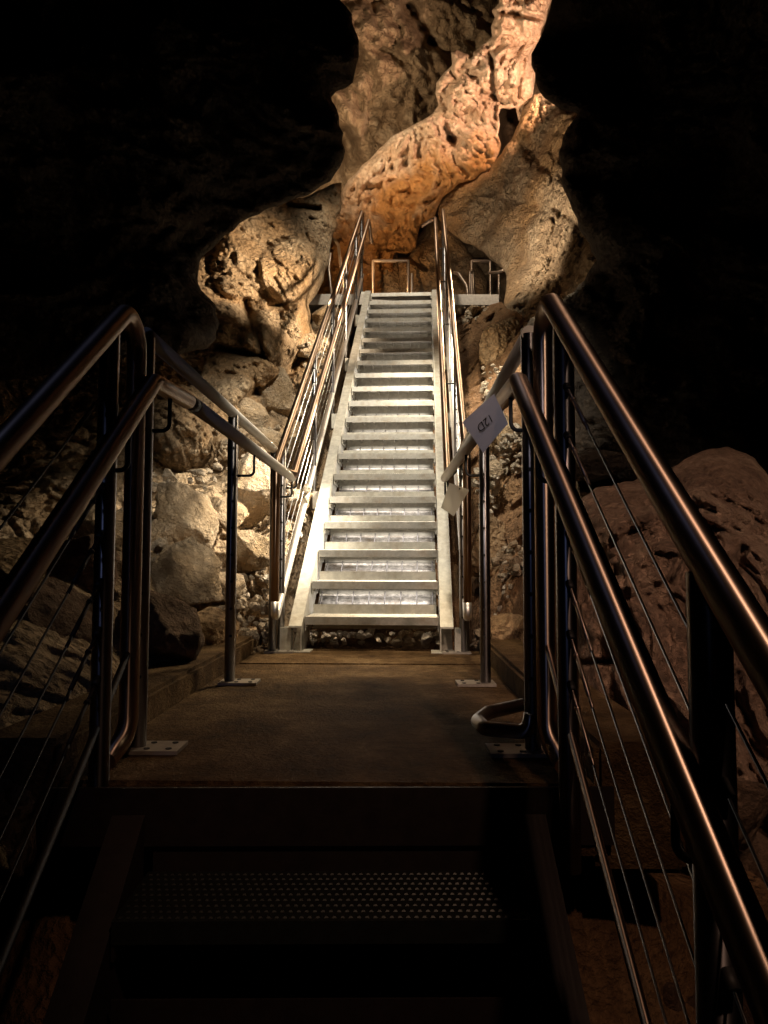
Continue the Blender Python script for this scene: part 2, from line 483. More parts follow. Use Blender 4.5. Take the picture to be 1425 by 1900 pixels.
tag(slab('landing_floor', [lp2(-0.60, 1.70), lp2(0.60, 1.70), lp2(0.60, 3.60), lp2(-0.60, 3.60)], -H - 0.16, -H, M_CONC), kind='structure')
tag(slab('landing_floor', [lp2(-0.60, 3.606), lp2(0.60, 3.606), lp2(0.60, 4.12), lp2(-0.60, 4.12)], -H - 0.16, -H + 0.003, M_CONC), kind='structure')
for sx in (-1, 1):
    a, c = (0.60, 0.80)
    q = [lp2(sx * a, 1.72), lp2(sx * c, 1.72), lp2(sx * c, 4.25), lp2(sx * a, 4.25)]
    if sx > 0: q = q
    else: q = q[::-1]
    tag(slab('kerb', q, -H - 0.2, -H + 0.085, M_CONC, 0.014), kind='structure')
b = MB()
# pale steel edging strips in front of the rubble below the first tread
for i in range(6):
    p = LP(-0.30 + i * 0.105, 4.13, 0)
    b.box((p.x, p.y, -H - 0.03), (p.x + 0.101, p.y + 0.03, -H + 0.008))
tag(b.build('floor_edging', M_CONC), kind='structure')


def base_plate(p, parent, side, w_=0.15, d_=0.11):
    b = MB()
    x0, x1 = (p.x - 0.035, p.x + w_ - 0.035) if side < 0 else (p.x - w_ + 0.035, p.x + 0.035)
    b.box((x0, p.y - d_ / 2, p.z), (x1, p.y + d_ / 2, p.z + 0.010))
    o = b.build('base_plate', M_PLATE, parent)
    for fx in (0.45, 0.82):
        for sy in (-1, 1):
            b = MB()
            xx = x0 + (x1 - x0) * (fx if side < 0 else 1 - fx)
            b.tube([(xx, p.y + sy * 0.032, p.z + 0.009), (xx, p.y + sy * 0.032, p.z + 0.0125)], 0.008, 8)
            b.build('bolt', M_RUBBER, o)
    return o


PR = 0.0212
HR = 0.0225


def ferrule(post, p, dirv, ln=0.012, r=0.006):
    b = MB(); b.tube([Vector(p) - Vector(dirv) * ln, Vector(p) + Vector(dirv) * ln], r, 8); return b.build('cable_ferrule', M_RUBBER, post)


def landing_railing(sx, label):
    root = empty('railing', LP(sx * 0.507, 1.97, 0))
    tag(root, label, 'railing')
    org = root.location
    def L(v): return Vector(v) - org
    tops = []
    for s in (1.97, 3.025, 4.04):
        oo = sx * 0.507
        p0 = LP(oo, s, 0.002); p1 = LP(oo, s, 1.085)
        if sx < 0: pass
        post = tube('post', [L(p0 + Vector((0, 0, 0.01))), L(p1)], PR, M_POST, root)
        base_plate(L(p0), root, sx)
        for k in range(8):
            holes = MB()
            z = 0.19 + k * 0.107
            q = LP(oo, s, z) + Vector((-sx * 0.006, -PR + 0.001, 0))
            holes.tube([L(q + Vector((0, -0.003, 0))), L(q + Vector((0, 0.003, 0)))], 0.0055, 8)
            holes.build('cable_hole', M_RUBBER, post)
        tops.append(p1)
    # top rail
    a = tops[0] + Vector((0, -0.0, 0.0)); c = tops[2] + Vector((0, 0.02, 0))
    tube('top_rail', [L(a - Vector((0, 0.012, 0))), L(c)], PR, M_LRAIL, root)
    # handrail in two lengths with a rubber joint
    hz = -H + 0.938
    if sx < 0:
        A = Vector((-0.583, 1.88, hz)); J = Vector((-0.553, 2.13, hz)); E = Vector((-0.494, 4.05, hz - 0.005))
    else:
        A = Vector((0.333, 1.88, hz)); J = Vector((0.331, 2.13, hz)); E = Vector((0.327, 4.05, hz - 0.005))
    d = (E - J).normalized()
    tube('joint_sleeve', [L(J - d * 0.02), L(J + d * 0.05)], HR * 0.93, M_RUBBER, root)
    tube('handrail', [L(J + d * 0.045), L(E)], HR, M_LRAIL, root)
    # brackets holding the handrail
    for s, yy in ((1.97, 2.0), (3.025, 3.025), (4.04, 3.98)):
        pp = LP(sx * 0.507, s, 0.83)
        t = (yy - J.y) / (E.y - J.y); hp = J.lerp(E, t)
        if s == 1.97: hp = A.lerp(J, 0.5)
        q = Vector((hp.x, pp.y, pp.z))
        tube('bracket', [L(pp), L(Vector((q.x, pp.y, pp.z))), L(Vector((hp.x, pp.y, hp.z - 0.018)))], 0.0055, M_RUBBER, root, 0.02, 10)
    return root, L


rl, _ = landing_railing(-1, 'railing on the left side of the landing, its handrail jointed by a black sleeve')
rr_, _L = landing_railing(1, 'railing on the right side of the landing, carrying the numbered paper')


def lower_railing(sx, label):
    x = -0.632 if sx < 0 else 0.398
    ye = 1.90 if sx < 0 else 1.87
    zt = 0.673 if sx < 0 else 0.692
    yp = 1.71 if sx < 0 else 1.65
    root = empty('railing', (x, yp, -H)); tag(root, label, 'railing'); org = root.location
    def L(v): return Vector(v) - org
    y0 = -1.1
    rt = 0.0240
    # frame: top rail, end upright and bottom rail are one bent tube
    zb = -0.357
    frame = [(x, y0, zt - (ye - y0) * K), (x, ye, zt), (x, ye, -0.43), (x + sx * 0.02, ye - 0.09, -0.47)]
    tube('bottom_rail', [L((x, ye, zb + (ye - yp) * K)), L((x, y0, zb - (yp - y0) * K))], 0.0085, M_RAIL if sx > 0 else M_SHADE, root)  # left rail gets the darkened steel, shade put into its colour
    tube('frame', [L(p) for p in frame], rt, M_RAIL, root, 0.075, 24)
    posts = [yp, 0.93 if sx > 0 else 0.55, -0.3]
    for i, y in enumerate(posts):
        zt_ = zt - (ye - y) * K - 0.012; zb_ = zb - (yp - y) * K - 0.30
        r = 0.0225 if i == 0 else 0.0262
        post = tube('post', [L((x, y, zb_)), L((x, y, zt_))], r, M_POST, root, 0, 24)
        for k in range(7):
            z = 0.396 - 0.107 * k - (yp - y) * K
            for sg in ((-1,) if i == 0 else (-1, 1)):
                fer = MB(); p = Vector((x, y + sg * (r + 0.006), z + sg * (r + 0.006) * K)); d = Vector((0, math.cos(SL), math.sin(SL)))
                fer.tube([L(p - d * 0.012), L(p + d * 0.012)], 0.0085, 10)
                fer.build('cable_ferrule', M_RUBBER, post)
    for k in range(7):
        z0_ = 0.396 - 0.107 * k
        ya, yb = posts[0] - 0.03, y0 + 0.1
        c = tube('cable', [L((x, ya, z0_ - 0.03 * K)), L((x, yb, z0_ - (yp - yb) * K))], 0.0022, M_POST if sx > 0 else M_SHADE, root, 0, 8)  # near cables in darker steel to stand in for shade
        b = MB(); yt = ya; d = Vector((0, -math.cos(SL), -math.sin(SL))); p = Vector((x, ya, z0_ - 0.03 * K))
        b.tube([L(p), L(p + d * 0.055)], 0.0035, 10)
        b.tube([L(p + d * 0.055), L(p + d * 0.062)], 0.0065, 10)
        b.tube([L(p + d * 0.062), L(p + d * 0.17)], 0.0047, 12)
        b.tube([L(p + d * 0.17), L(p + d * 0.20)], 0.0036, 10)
        b.build('tensioner', M_RAIL if sx > 0 else M_SHADE, c)  # left tensioners darkened in colour for the shade there
    # handrail
    hz = -H + 0.938
    if sx < 0:
        pts = [(-0.590, y0, hz - (1.88 - y0) * K), (-0.583, 1.88, hz), (-0.554, 2.11, hz)]
    else:
        pts = [(0.385, y0, hz - (1.86 - y0) * K), (0.335, 1.86, hz), (0.332, 2.11, hz)]
    tube('handrail', [L(p) for p in pts], 0.0232, M_RAIL, root, 0.05, 24)
    for y in posts:
        hx = pts[0][0] + (pts[1][0] - pts[0][0]) * (y - y0) / (pts[1][1] - y0)
        z = hz - (pts[1][1] - y) * K
        tube('bracket', [L((x, y, z - 0.12)), L((hx, y, z - 0.12)), L((hx, y, z - 0.018))], 0.0055, M_RUBBER, root, 0.02, 10)
    return root, L


lower_railing(-1, 'foreground railing along the left side of the lower stairs, mostly in darkness')
rb, LB = lower_railing(1, 'foreground railing along the right side of the lower stairs with a coppery highlight')
tube('tube_loop', [LB((0.372, 1.93, -0.385)), LB((0.362, 1.93, -0.43)), LB(U(900, 1352, 1.98)), LB(U(886, 1338, 2.06)), LB(U(905, 1322, 2.15)), LB(U(968, 1308, 2.26))],
     0.019, M_POST, rb, 0.03)


def upper_railing(sx, label):
    root = empty('railing', (-0.066, 4.1007, -H), -0.0561)
    tag(root, label, 'railing')
    o = sx * (0.487 if sx < 0 else 0.505)
    def P(s, h, oo=None): return Vector((o if oo is None else oo, s, RISE + s * K + h))
    tube('top_rail', [P(-0.20, 0.24), P(-0.20, 0.96), P(4.98, 0.96), P(4.98, 0.40)], PR, M_REFL, root, 0.05)
    tube('bottom_rail', [P(-0.20, 0.24), P(-0.20, 0.14), P(5.0, 0.14)], PR, M_CABLE, root, 0.05)
    for i, s in enumerate((-0.03, 1.1, 2.1, 3.1, 4.15, 4.85)):
        a = P(s, -0.16); c = P(s, 0.945)
        post = tube('post', [a, c], PR * 0.92, M_POST, root)
        b = MB(); b.box((min(o, o - sx * 0.06), s - 0.03, RISE + s * K - 0.15), (max(o, o - sx * 0.06), s + 0.03, RISE + s * K - 0.03))
        b.build('fixing_plate', M_GALV, post)
        for k in range(7):
            f = MB()
            h = 0.245 + 0.1 * k
            p = P(s, h); d = Vector((0, math.cos(SL), math.sin(SL)))
            f.tube([p - d * 0.026, p + d * 0.026], 0.007, 8)
            f.build('cable_ferrule', M_RUBBER, post)
    for k in range(7):
        h = 0.245 + 0.1 * k
        tube('cable', [P(0.0, h), P(4.82, h)], 0.0026, M_CABLE, root, 0, 8)
    ho = sx * 0.41
    hs = P(-0.10, 0.835, ho)
    pts = [hs + Vector((sx * 0.02, -0.16, 0)), hs, P(5.0, 0.835, ho)]
    if sx < 0:
        pts += [P(5.0, 0.835, ho) + Vector((0.03, 0.05, -0.28))]
        tube('handrail', pts, PR, M_REFL, root, 0.03)
    else:
        e = P(5.0, 0.835, ho)
        pts += [e + Vector((-0.05, 0.10, 0.02)), e + Vector((-0.17, 0.12, -0.04))]
        tube('handrail', pts, PR, M_REFL, root, 0.05)
    e0 = pts[0]
    tube('end_cap', [e0 + Vector((0, -0.004, 0)), e0 + Vector((0, 0.003, 0))], PR * 1.03, M_RUBBER, root)
    for s in (-0.03, 1.1, 2.1, 3.1, 4.15):
        q = P(s, 0.72)
        tube('bracket', [q, Vector((ho, q.y, q.z)), Vector((ho, q.y, q.z + 0.10))], 0.0055, M_RUBBER, root, 0.02, 8)
    # floor plate of the first post
    return root


upper_railing(-1, 'railing with bright cables climbing the left side of the long staircase')
upper_railing(1, 'railing climbing the right side of the long staircase')

# ------------------------------------------------------------------ papers
def text_mesh(body, size, m, parent, loc, rot, name='printed_code'):
    cu = bpy.data.curves.new('t', 'FONT'); cu.body = body; cu.size = size; cu.align_x = 'CENTER'; cu.align_y = 'CENTER'; cu.resolution_u = 4; cu.extrude = 0.0001
    o = bpy.data.objects.new('t', cu); COL.objects.link(o)
    dg = bpy.context.evaluated_depsgraph_get(); me = bpy.data.meshes.new_from_object(o.evaluated_get(dg))
    bpy.data.objects.remove(o)
    me.materials.clear(); me.materials.append(m)
    q = bpy.data.objects.new(name, me); COL.objects.link(q); q.parent = parent; q.location = loc; q.rotation_euler = rot
    return q


def paper_mat(name, c):
    m, N, L, B = mat(name)
    n = N.new('ShaderNodeTexNoise'); n.inputs['Scale'].default_value = 40; n.inputs['Detail'].default_value = 3
    r = ramp(N, L, n.outputs['Fac'], [(0.3, tuple(v * 0.93 for v in c)), (0.7, c)]); L.new(r.outputs['Color'], B.inputs['Base Color'])
    B.inputs['Roughness'].default_value = 0.7; B.inputs['Specular IOR Level'].default_value = 0.2
    T = N.new('ShaderNodeBsdfTranslucent'); L.new(r.outputs['Color'], T.inputs['Color'])
    ms = N.new('ShaderNodeMixShader'); ms.inputs[0].default_value = 0.45
    L.new(B.outputs[0], ms.inputs[1]); L.new(T.outputs[0], ms.inputs[2]); L.new(ms.outputs[0], N['Material Output'].inputs['Surface'])
    return m


M_PAPER = paper_mat('white_paper', (0.74, 0.72, 0.74))
M_TAG = paper_mat('pale_card', (0.62, 0.60, 0.52))
M_INK = metal_mat('black_ink', (0.012, 0.012, 0.012), 0.5, 0.0)


def sheet(name, corners, ys, m, label, cat, bow=0.002):
    """a sheet of paper hung facing the landing; corners in order, gently curled"""
    C = [U(px, py, y) for (px, py), y in zip(corners, ys)]
    cen = sum(C, Vector()) / 4
    N_ = 14
    vs = []
    nrm = (C[1] - C[0]).cross(C[3] - C[0]).normalized()
    if nrm.y > 0: nrm = -nrm
    for i in range(N_ + 1):
        for j in range(N_ + 1):
            u, v = i / N_, j / N_
            p = C[0] * (1 - u) * (1 - v) + C[1] * u * (1 - v) + C[2] * u * v + C[3] * (1 - u) * v
            p = p + nrm * (bow * (math.sin(math.pi * u) * 1.0 + 0.5 * math.sin(2.3 * math.pi * v + 0.6)))
            vs.append(p - cen)
    n = len(vs); vs += [p - nrm * 0.0004 for p in vs]
    fs = []
    for i in range(N_):
        for j in range(N_):
            a = i * (N_ + 1) + j; q = (a, a + 1, a + N_ + 2, a + N_ + 1)
            fs.append(q); fs.append(tuple(k + n for k in q[::-1]))
    o = link(name, vs, fs, m, None, True); o.location = cen
    tag(o, label, cat)
    return o, nrm, C


pap, nrm, C = sheet('paper_sign', [(858, 784), (917, 731), (943, 786), (897, 841)], (2.06, 1.98, 1.93, 2.01), M_PAPER,
                    'white paper printed 12D taped upside down to the right landing handrail', 'sign')
# the code reads upside down along the sheet
def on_paper(px, py):
    d = U(px, py, 1.0); o_ = C[0]
    return d * (pap.location.dot(nrm) / d.dot(nrm))
xa = (on_paper(885, 800) - on_paper(917, 772)).normalized()        # reading direction
ya = nrm.cross(xa).normalized()
Rm = Matrix((xa, ya, xa.cross(ya))).transposed()
tx = text_mesh('12D', 0.033, M_INK, pap, on_paper(903, 785) - pap.location + nrm * 0.0075, (0, 0, 0))
tx.rotation_euler = Rm.to_euler()
tg, n2, C2 = sheet('card_tag', [(834, 896), (871, 909), (842, 958), (818, 942)], (3.6, 3.6, 3.6, 3.6), M_TAG,
                   'small blank card tag with a punched hole hanging below the end of the right handrail', 'tag', 0.003)
b = MB(); pc = U(853, 907, 3.595) - tg.location
b.tube([pc + n2 * 0.001, pc + n2 * 0.0016], 0.0045, 10); b.build('punched_hole', M_INK, tg)

# ------------------------------------------------------------------ upper platform and its railings
PZ = RISE * 20 - H
b = MB()
b.box((-1.05, 0.0, -0.13), (1.30, 1.9, 0.0))
pl = empty('platform', (0.075, 8.89, PZ - 0.002), -0.0)
tag(pl, 'grey steel platform at the head of the long staircase', 'platform')
b.build('deck', M_PLATE, pl)
b = MB(); b.prism([(0.02, -0.1302), (0.02, -0.15), (1.6, -0.34), (1.6, -0.1302)], 0.62, 0.9)
b.build('support_beam', M_GALV, pl)


def portal(x0, x1, y, top, r, label):
    root = empty('barrier', ((x0 + x1) / 2, y, PZ)); tag(root, label, 'barrier')
    hw = (x1 - x0) / 2
    tube('frame', [(-hw, 0, 0), (-hw, 0, top), (hw, 0, top), (hw, 0, 0)], r, M_RAIL, root, 0.012)
    tube('lower_bar', [(-hw, 0.0, 0.28), (hw, 0.0, 0.28)], r * 0.7, M_RAIL, root)
    return root


portal(-0.16, 0.335, 10.45, 1.04, 0.022, 'square tubular barrier centred behind the top of the staircase')
portal(1.235, 1.50, 10.45, 1.04, 0.022, 'narrow tubular barrier at the right end of the platform')


def rail_piece(name, pts, r, label, cat='handrail', bend=0.05):
    P = [Vector(p) for p in pts]; o0 = P[0].copy()
    o = tube(name, [p - o0 for p in P], r, M_RAIL, None, bend); o.location = o0
    return tag(o, label, cat)


rail_piece('short_post', [(0.375, 10.1, PZ), (0.375, 10.1, PZ + 0.72)], 0.018, 'short bright steel post right of the square barrier', 'post')
rail_piece('handrail', [U(869, 555, 9.6), U(866, 530, 9.6), U(851, 508, 9.7), U(842, 506, 9.9)], 0.019, 'curved steel handrail end left of the narrow barrier')
rail_piece('handrail', [U(872, 555, 9.9), U(872, 506, 9.9), U(878, 503, 10.3), U(880, 555, 10.3)], 0.018, 'looped steel handrail touching the narrow barrier', bend=0.04)
rail_piece('handrail', [U(926, 555, 10.0), U(926, 506, 10.0), U(908, 506, 9.9), U(926, 505, 9.5), U(940, 499, 9.4)], 0.019, 'steel handrail stub curling outward right of the narrow barrier', bend=0.03)
rail_piece('handrail', [U(613, 470, 9.3), U(610, 500, 9.3), U(617, 560, 9.2)], 0.018, 'pale steel handrail at the left edge of the platform')
rail_piece('handrail', [U(619, 442, 10.2), U(628, 455, 10.2), U(640, 560, 10.0)], 0.022, 'brown steel handrail rising behind the left side of the staircase top')


# ------------------------------------------------------------------ rock reliefs
def sdf_poly(P, poly):
    """signed distance (positive inside) and nearest point on the outline"""
    poly = np.array(poly, float); n = len(poly)
    best = np.full(len(P), 1e18); near = np.zeros_like(P); inside = np.zeros(len(P), bool)
    for i in range(n):
        a = poly[i]; b_ = poly[(i + 1) % n]; ab = b_ - a
        t = np.clip(((P - a) @ ab) / (ab @ ab + 1e-9), 0, 1)
        q = a + t[:, None] * ab; d = ((P - q) ** 2).sum(1)
        m_ = d < best; best[m_] = d[m_]; near[m_] = q[m_]
        cond = (a[1] > P[:, 1]) != (b_[1] > P[:, 1])
        with np.errstate(divide='ignore', invalid='ignore'):
            xi = (b_[0] - a[0]) * (P[:, 1] - a[1]) / (b_[1] - a[1]) + a[0]
        inside ^= cond & (P[:, 0] < xi)
    d = np.sqrt(best)
    return np.where(inside, d, -d), near


def rough_poly(poly, amp, seed, step=14):
    poly = [np.array(p, float) for p in poly]; out = []
    rng = random.Random(seed)
    for i in range(len(poly)):
        a, b_ = poly[i], poly[(i + 1) % len(poly)]
        L_ = np.linalg.norm(b_ - a); k = max(1, int(L_ / step)); nn = np.array([-(b_ - a)[1], (b_ - a)[0]]) / (L_ + 1e-9)
        for j in range(k):
            p = a + (b_ - a) * j / k
            if j: p = p + nn * rng.uniform(-amp, amp)
            out.append(p)
    return out


def tps(ctrl):
    c = np.array(ctrl, float); X = c[:, :2] / 300.0; n = len(X)
    def phi(r2): return 0.5 * r2 * np.log(r2 + 1e-9)
    D = ((X[:, None] - X[None]) ** 2).sum(-1)
    A = np.zeros((n + 3, n + 3)); A[:n, :n] = phi(D) + np.eye(n) * 0.02
    A[:n, n] = 1; A[:n, n + 1:] = X; A[n, :n] = 1; A[n + 1:, :n] = X.T
    w_ = np.linalg.solve(A, np.concatenate([c[:, 2], np.zeros(3)]))
    def f(P):
        Q = P / 300.0; D2 = ((Q[:, None] - X[None]) ** 2).sum(-1)
        return phi(D2) @ w_[:n] + w_[n] + Q @ w_[n + 1:]
    return f


def rays(P):
    a = (P[:, 0] - CX) / F_PX; b_ = (CY - P[:, 1]) / F_PX
    X = a * _cr - b_ * _sr; Y = b_ * _cr + a * _sr
    d = np.stack([X, _c - Y * _s, _s + Y * _c], 1)
    return d / d[:, 1:2]


def relief(name, poly, ctrl, m, step=4, amps=((1.6, 0.30), (4.0, 0.10), (10, 0.035)), pop=(0, 0), ridge=(0, 0), round_=0.5, thick=1.2,
           bumps=(), seed=1, jag=5, dmin=None, gate=None, creases=(), stretch=(1, 1, 1)):
    poly = rough_poly(poly, jag, seed)
    pa = np.array(poly)
    x0, y0 = pa.min(0); x1, y1 = pa.max(0)
    nx = int((x1 - x0) / step) + 2; ny = int((y1 - y0) / step) + 2
    gx, gy = np.meshgrid(x0 + np.arange(nx) * step, y0 + np.arange(ny) * step)
    P = np.stack([gx.ravel(), gy.ravel()], 1)
    s, near = sdf_poly(P, poly)
    ins = (s > 0).reshape(ny, nx)
    cell = (ins[:-1, :-1].astype(int) + ins[1:, :-1] + ins[:-1, 1:] + ins[1:, 1:]) >= 2
    idx = np.arange(nx * ny).reshape(ny, nx)
    q = np.stack([idx[:-1, :-1][cell], idx[1:, :-1][cell], idx[1:, 1:][cell], idx[:-1, 1:][cell]], 1)
    used = np.unique(q); remap = -np.ones(nx * ny, int); remap[used] = np.arange(len(used))
    P = P[used]; s = s[used]; near = near[used]; q = remap[q]
    # outline vertices
    e = np.concatenate([q[:, [0, 1]], q[:, [1, 2]], q[:, [2, 3]], q[:, [3, 0]]])
    key = np.minimum(e[:, 0], e[:, 1]) * 10 ** 7 + np.maximum(e[:, 0], e[:, 1])
    uq, first, cnt = np.unique(key, return_index=True, return_counts=True)
    be = e[first[cnt == 1]]
    bset = np.unique(be)
    mv = np.zeros(len(P), bool); mv[bset] = True; mv |= s < 0
    P[mv] = near[mv]; s[mv] = 0
    D = tps(ctrl)(P)
    if dmin is not None: D = np.maximum(D, dmin)
    W0 = rays(P) * D[:, None]
    st = np.array(stretch)
    off = np.zeros(len(P))
    warp = np.stack([fbm(W0 * 1.3 + 31 * k, 3, seed + 60 + k) for k in range(3)], 1) * 0.35
    Wn = (W0 + warp) * st
    for i, (fr, am) in enumerate(amps):
        off += am * fbm(Wn * fr, 3, seed + i * 10)
    if ridge[0]: off -= ridge[1] * ridged(Wn * ridge[0], 3, seed + 77)
    if pop[0]:
        wv = worley(Wn * pop[0], seed + 5); off += pop[1] * (wv * wv * 1.6 - 0.5)
        wv = worley(Wn * pop[0] * 2.7, seed + 6); off += pop[1] * 0.3 * (wv * wv - 0.3)
    for (bx, by, br, am) in bumps:
        dd = np.sqrt(((P - np.array([bx, by])) ** 2).sum(1)) / br
        off -= am * np.clip(1 - dd * dd, 0, 1) ** 0.7 * (1 if am > 0 else 1)
    for (ax_, ay_, bx_, by_, wd_, am) in creases:
        A_ = np.array([ax_, ay_]); B_ = np.array([bx_, by_]); ab = B_ - A_
        t = np.clip(((P - A_) @ ab) / (ab @ ab), 0, 1); dd = np.sqrt(((P - A_ - t[:, None] * ab) ** 2).sum(1)) / wd_
        off += am * np.exp(-dd * dd * 2)
    sm_ = s * D / F_PX
    u_ = np.clip(sm_ / round_, 0, 1)
    edge = round_ * (1 - np.sqrt(np.clip(1 - (1 - u_) ** 2, 0, 1)))
    front = D + off * np.clip(0.25 + u_ * 1.5, 0, 1) + edge
    back = D + round_ + 0.15 + thick * np.sqrt(u_) + 0.15 * fbm(W0 * 1.1, 2, seed + 90)
    back = np.maximum(back, front + 0.03)
    R_ = rays(P)
    V = np.concatenate([R_ * front[:, None], R_ * back[:, None]])
    n = len(P)
    Fc = [tuple(r) for r in q.tolist()] + [tuple(r[::-1]) for r in (q + n).tolist()] + [(int(b_), int(a), int(a) + n, int(b_) + n) for a, b_ in be]
    return link(name, V.tolist(), Fc, m, None, True)


# far chamber behind the platform
tag(relief('cave_wall', [(520, -260), (1200, -260), (1200, 620), (600, 620), (520, 420)],
       [(560, -200, 10.4), (700, 50, 11.4), (850, 0, 11.8), (1000, 100, 12.2), (700, 300, 11.4), (900, 330, 12.4), (650, 520, 11.6), (1000, 550, 11.6), (800, 520, 11.7)],
       M_BACK, 4, ((0.9, 0.5), (2.6, 0.28), (7, 0.10), (16, .04)), pop=(5.5, 0.17), ridge=(1.4, 0.2), seed=3, thick=1.5,
       bumps=((720, 60, 60, .5), (790, 110, 55, .45), (700, 150, 60, .35), (730, 250, 75, .35), (830, 40, 60, .3), (660, 40, 40, .3), (850, 130, 50, .35), (640, 230, 45, .3)),
       creases=((600, 200, 640, 260, 26, .6), (640, 250, 650, 300, 20, .5), (760, 10, 800, 80, 16, .4), (800, 80, 830, 100, 16, .4), (948, 225, 946, 275, 42, 3.0))), kind='structure')
# glowing flowstone curtain
FL = [(837, 96), (848, 93), (862, 99), (874, 100), (886, 91), (902, 78), (913, 68), (911, 50), (918, 32), (912, 20), (926, 6), (930, -160), (1030, -160), (1024, 0), (1013, 39), (1002, 72), (986, 100),
      (986, 122), (992, 150), (989, 174), (975, 200), (967, 224), (962, 224), (957, 200), (945, 203), (930, 200), (925, 213), (924, 250), (930, 268), (926, 286), (908, 316), (866, 337), (840, 352), (822, 366), (812, 385), (806, 402),
      (789, 412), (775, 437), (771, 463), (755, 471), (733, 468), (727, 486), (705, 600), (560, 600), (585, 440), (630, 380), (633, 358), (645, 335), (661, 321), (672, 306), (687, 295), (702, 277), (718, 263), (742, 246), (766, 232),
      (786, 222), (803, 211), (814, 195), (808, 175), (810, 153), (824, 135), (839, 121)]
fo = relief('flowstone', FL, [(880, 100, 10.0), (980, 20, 9.6), (950, 180, 9.9), (860, 250, 9.9), (760, 300, 10.2), (900, 300, 9.9), (670, 340, 10.5), (740, 400, 10.6), (680, 480, 10.9), (640, 560, 11.0), (790, 380, 10.3)],
       M_FLOW, 2.5, ((1.3, 0.20), (3.5, 0.15), (9, 0.14), (22, 0.06)), pop=(9, 0.10), ridge=(2.9, 0.05), round_=0.10, thick=0.5, seed=9, jag=5.5,
       bumps=((940, 130, 45, .25), (895, 140, 40, .2), (860, 180, 35, .2), (985, 30, 30, .15), (890, 280, 45, .2), (900, 205, 30, .12)),
       creases=((912, 110, 920, 220, 7, .22), (930, 22, 1010, 36, 7, .2), (972, 110, 960, 180, 7, .14), (835, 255, 842, 262, 13, .5), (765, 235, 800, 265, 5, .08)), stretch=(1.2, 1.2, 0.95))
tag(fo, 'glowing orange and pink flowstone curtain hanging above the head of the staircase', 'flowstone')
# rounded grey rocks just behind the platform
tag(relief('boulder', [(700, 470), (735, 468), (750, 492), (757, 560), (700, 560)], [(700, 470, 11.0), (757, 560, 10.9), (700, 560, 10.9)], M_ROCK, 3, ((2, .2), (6, .06)), pop=(12, .03), round_=.25, thick=.4, seed=21, jag=2), 'brown boulder seen through the square barrier behind the platform', 'boulder')
tag(relief('boulder', [(772, 440), (790, 415), (812, 402), (840, 420), (870, 470), (905, 520), (905, 575), (742, 575), (735, 478), (760, 476)],
       [(772, 440, 10.9), (812, 402, 11.1), (870, 470, 10.7), (905, 560, 10.5), (742, 560, 10.7)], M_ROCK, 3, ((2, .25), (6, .06)), pop=(12, .03), round_=.3, thick=.5, seed=22, jag=2,
       bumps=((800, 490, 45, .2),), creases=((762, 480, 790, 500, 6, .2), (790, 500, 870, 470, 5, .12))), 'rounded grey boulder behind the platform under the flowstone', 'boulder')
# right hand chamber wall
tag(relief('cave_wall', [(905, 318), (930, 286), (950, 258), (964, 226), (968, 205), (990, 176), (1010, 172), (1060, 200), (1150, 160), (1180, 500), (1150, 800), (1100, 960), (1010, 900), (960, 760), (940, 620), (935, 560),
      (940, 510), (900, 470), (860, 450), (815, 408), (812, 380), (835, 350)],
       [(830, 390, 10.2), (930, 300, 9.6), (980, 200, 9.2), (1060, 230, 8.2), (1040, 400, 7.9), (1000, 500, 8.2), (900, 440, 9.6), (1090, 480, 6.9), (960, 600, 7.6), (1200, 500, 6.2), (1100, 900, 5.2), (980, 760, 6.4)],
       M_ROCK, 3, ((1.0, 0.35), (2.6, 0.16), (7, 0.08)), pop=(13, 0.085), seed=31, round_=0.25, thick=1.2, jag=3,
       creases=((975, 270, 1010, 310, 16, .14), (1040, 400, 1030, 500, 24, .16)), bumps=((1000, 330, 50, .2), (1020, 450, 60, .25), (900, 420, 60, .15))), kind='structure')
# left wall
tag(relief('cave_wall', [(-250, 350), (330, 250), (480, 300), (534, 350), (560, 368), (600, 350), (634, 338), (633, 362), (624, 421), (611, 474), (600, 521), (588, 545), (572, 566), (575, 600), (600, 640), (590, 720), (560, 760), (480, 800),
      (380, 1000), (200, 1100), (-100, 1150), (-250, 1150)],
       [(620, 360, 8.6), (560, 420, 8.1), (500, 500, 7.3), (590, 530, 7.9), (400, 520, 6.9), (500, 640, 6.6), (420, 700, 6.1), (330, 800, 5.4), (220, 800, 5.1), (100, 780, 4.9), (0, 900, 4.4), (300, 950, 4.9), (400, 900, 5.6), (560, 700, 7.3), (-500, 800, 3.8), (450, 380, 7.6), (0, 300, 6)],
       M_ROCK, 3, ((0.9, 0.40), (2.6, 0.13), (7, 0.06)), pop=(15, 0.075), seed=41, round_=0.3, thick=1.2, jag=4,
       bumps=((540, 500, 62, .40), (575, 505, 30, .15), (450, 500, 60, .25), (505, 625, 58, .45), (560, 590, 40, .25), (420, 600, 40, .2), (345, 800, 75, .45), (440, 740, 45, .3), (590, 420, 45, .15), (470, 690, 40, .2)),
       creases=((535, 380, 592, 388, 7, .45), (455, 560, 500, 690, 9, .25), (400, 645, 480, 660, 9, .35), (530, 700, 560, 660, 12, .3), (480, 720, 430, 770, 12, .35), (500, 570, 560, 560, 7, .2))), kind='structure')
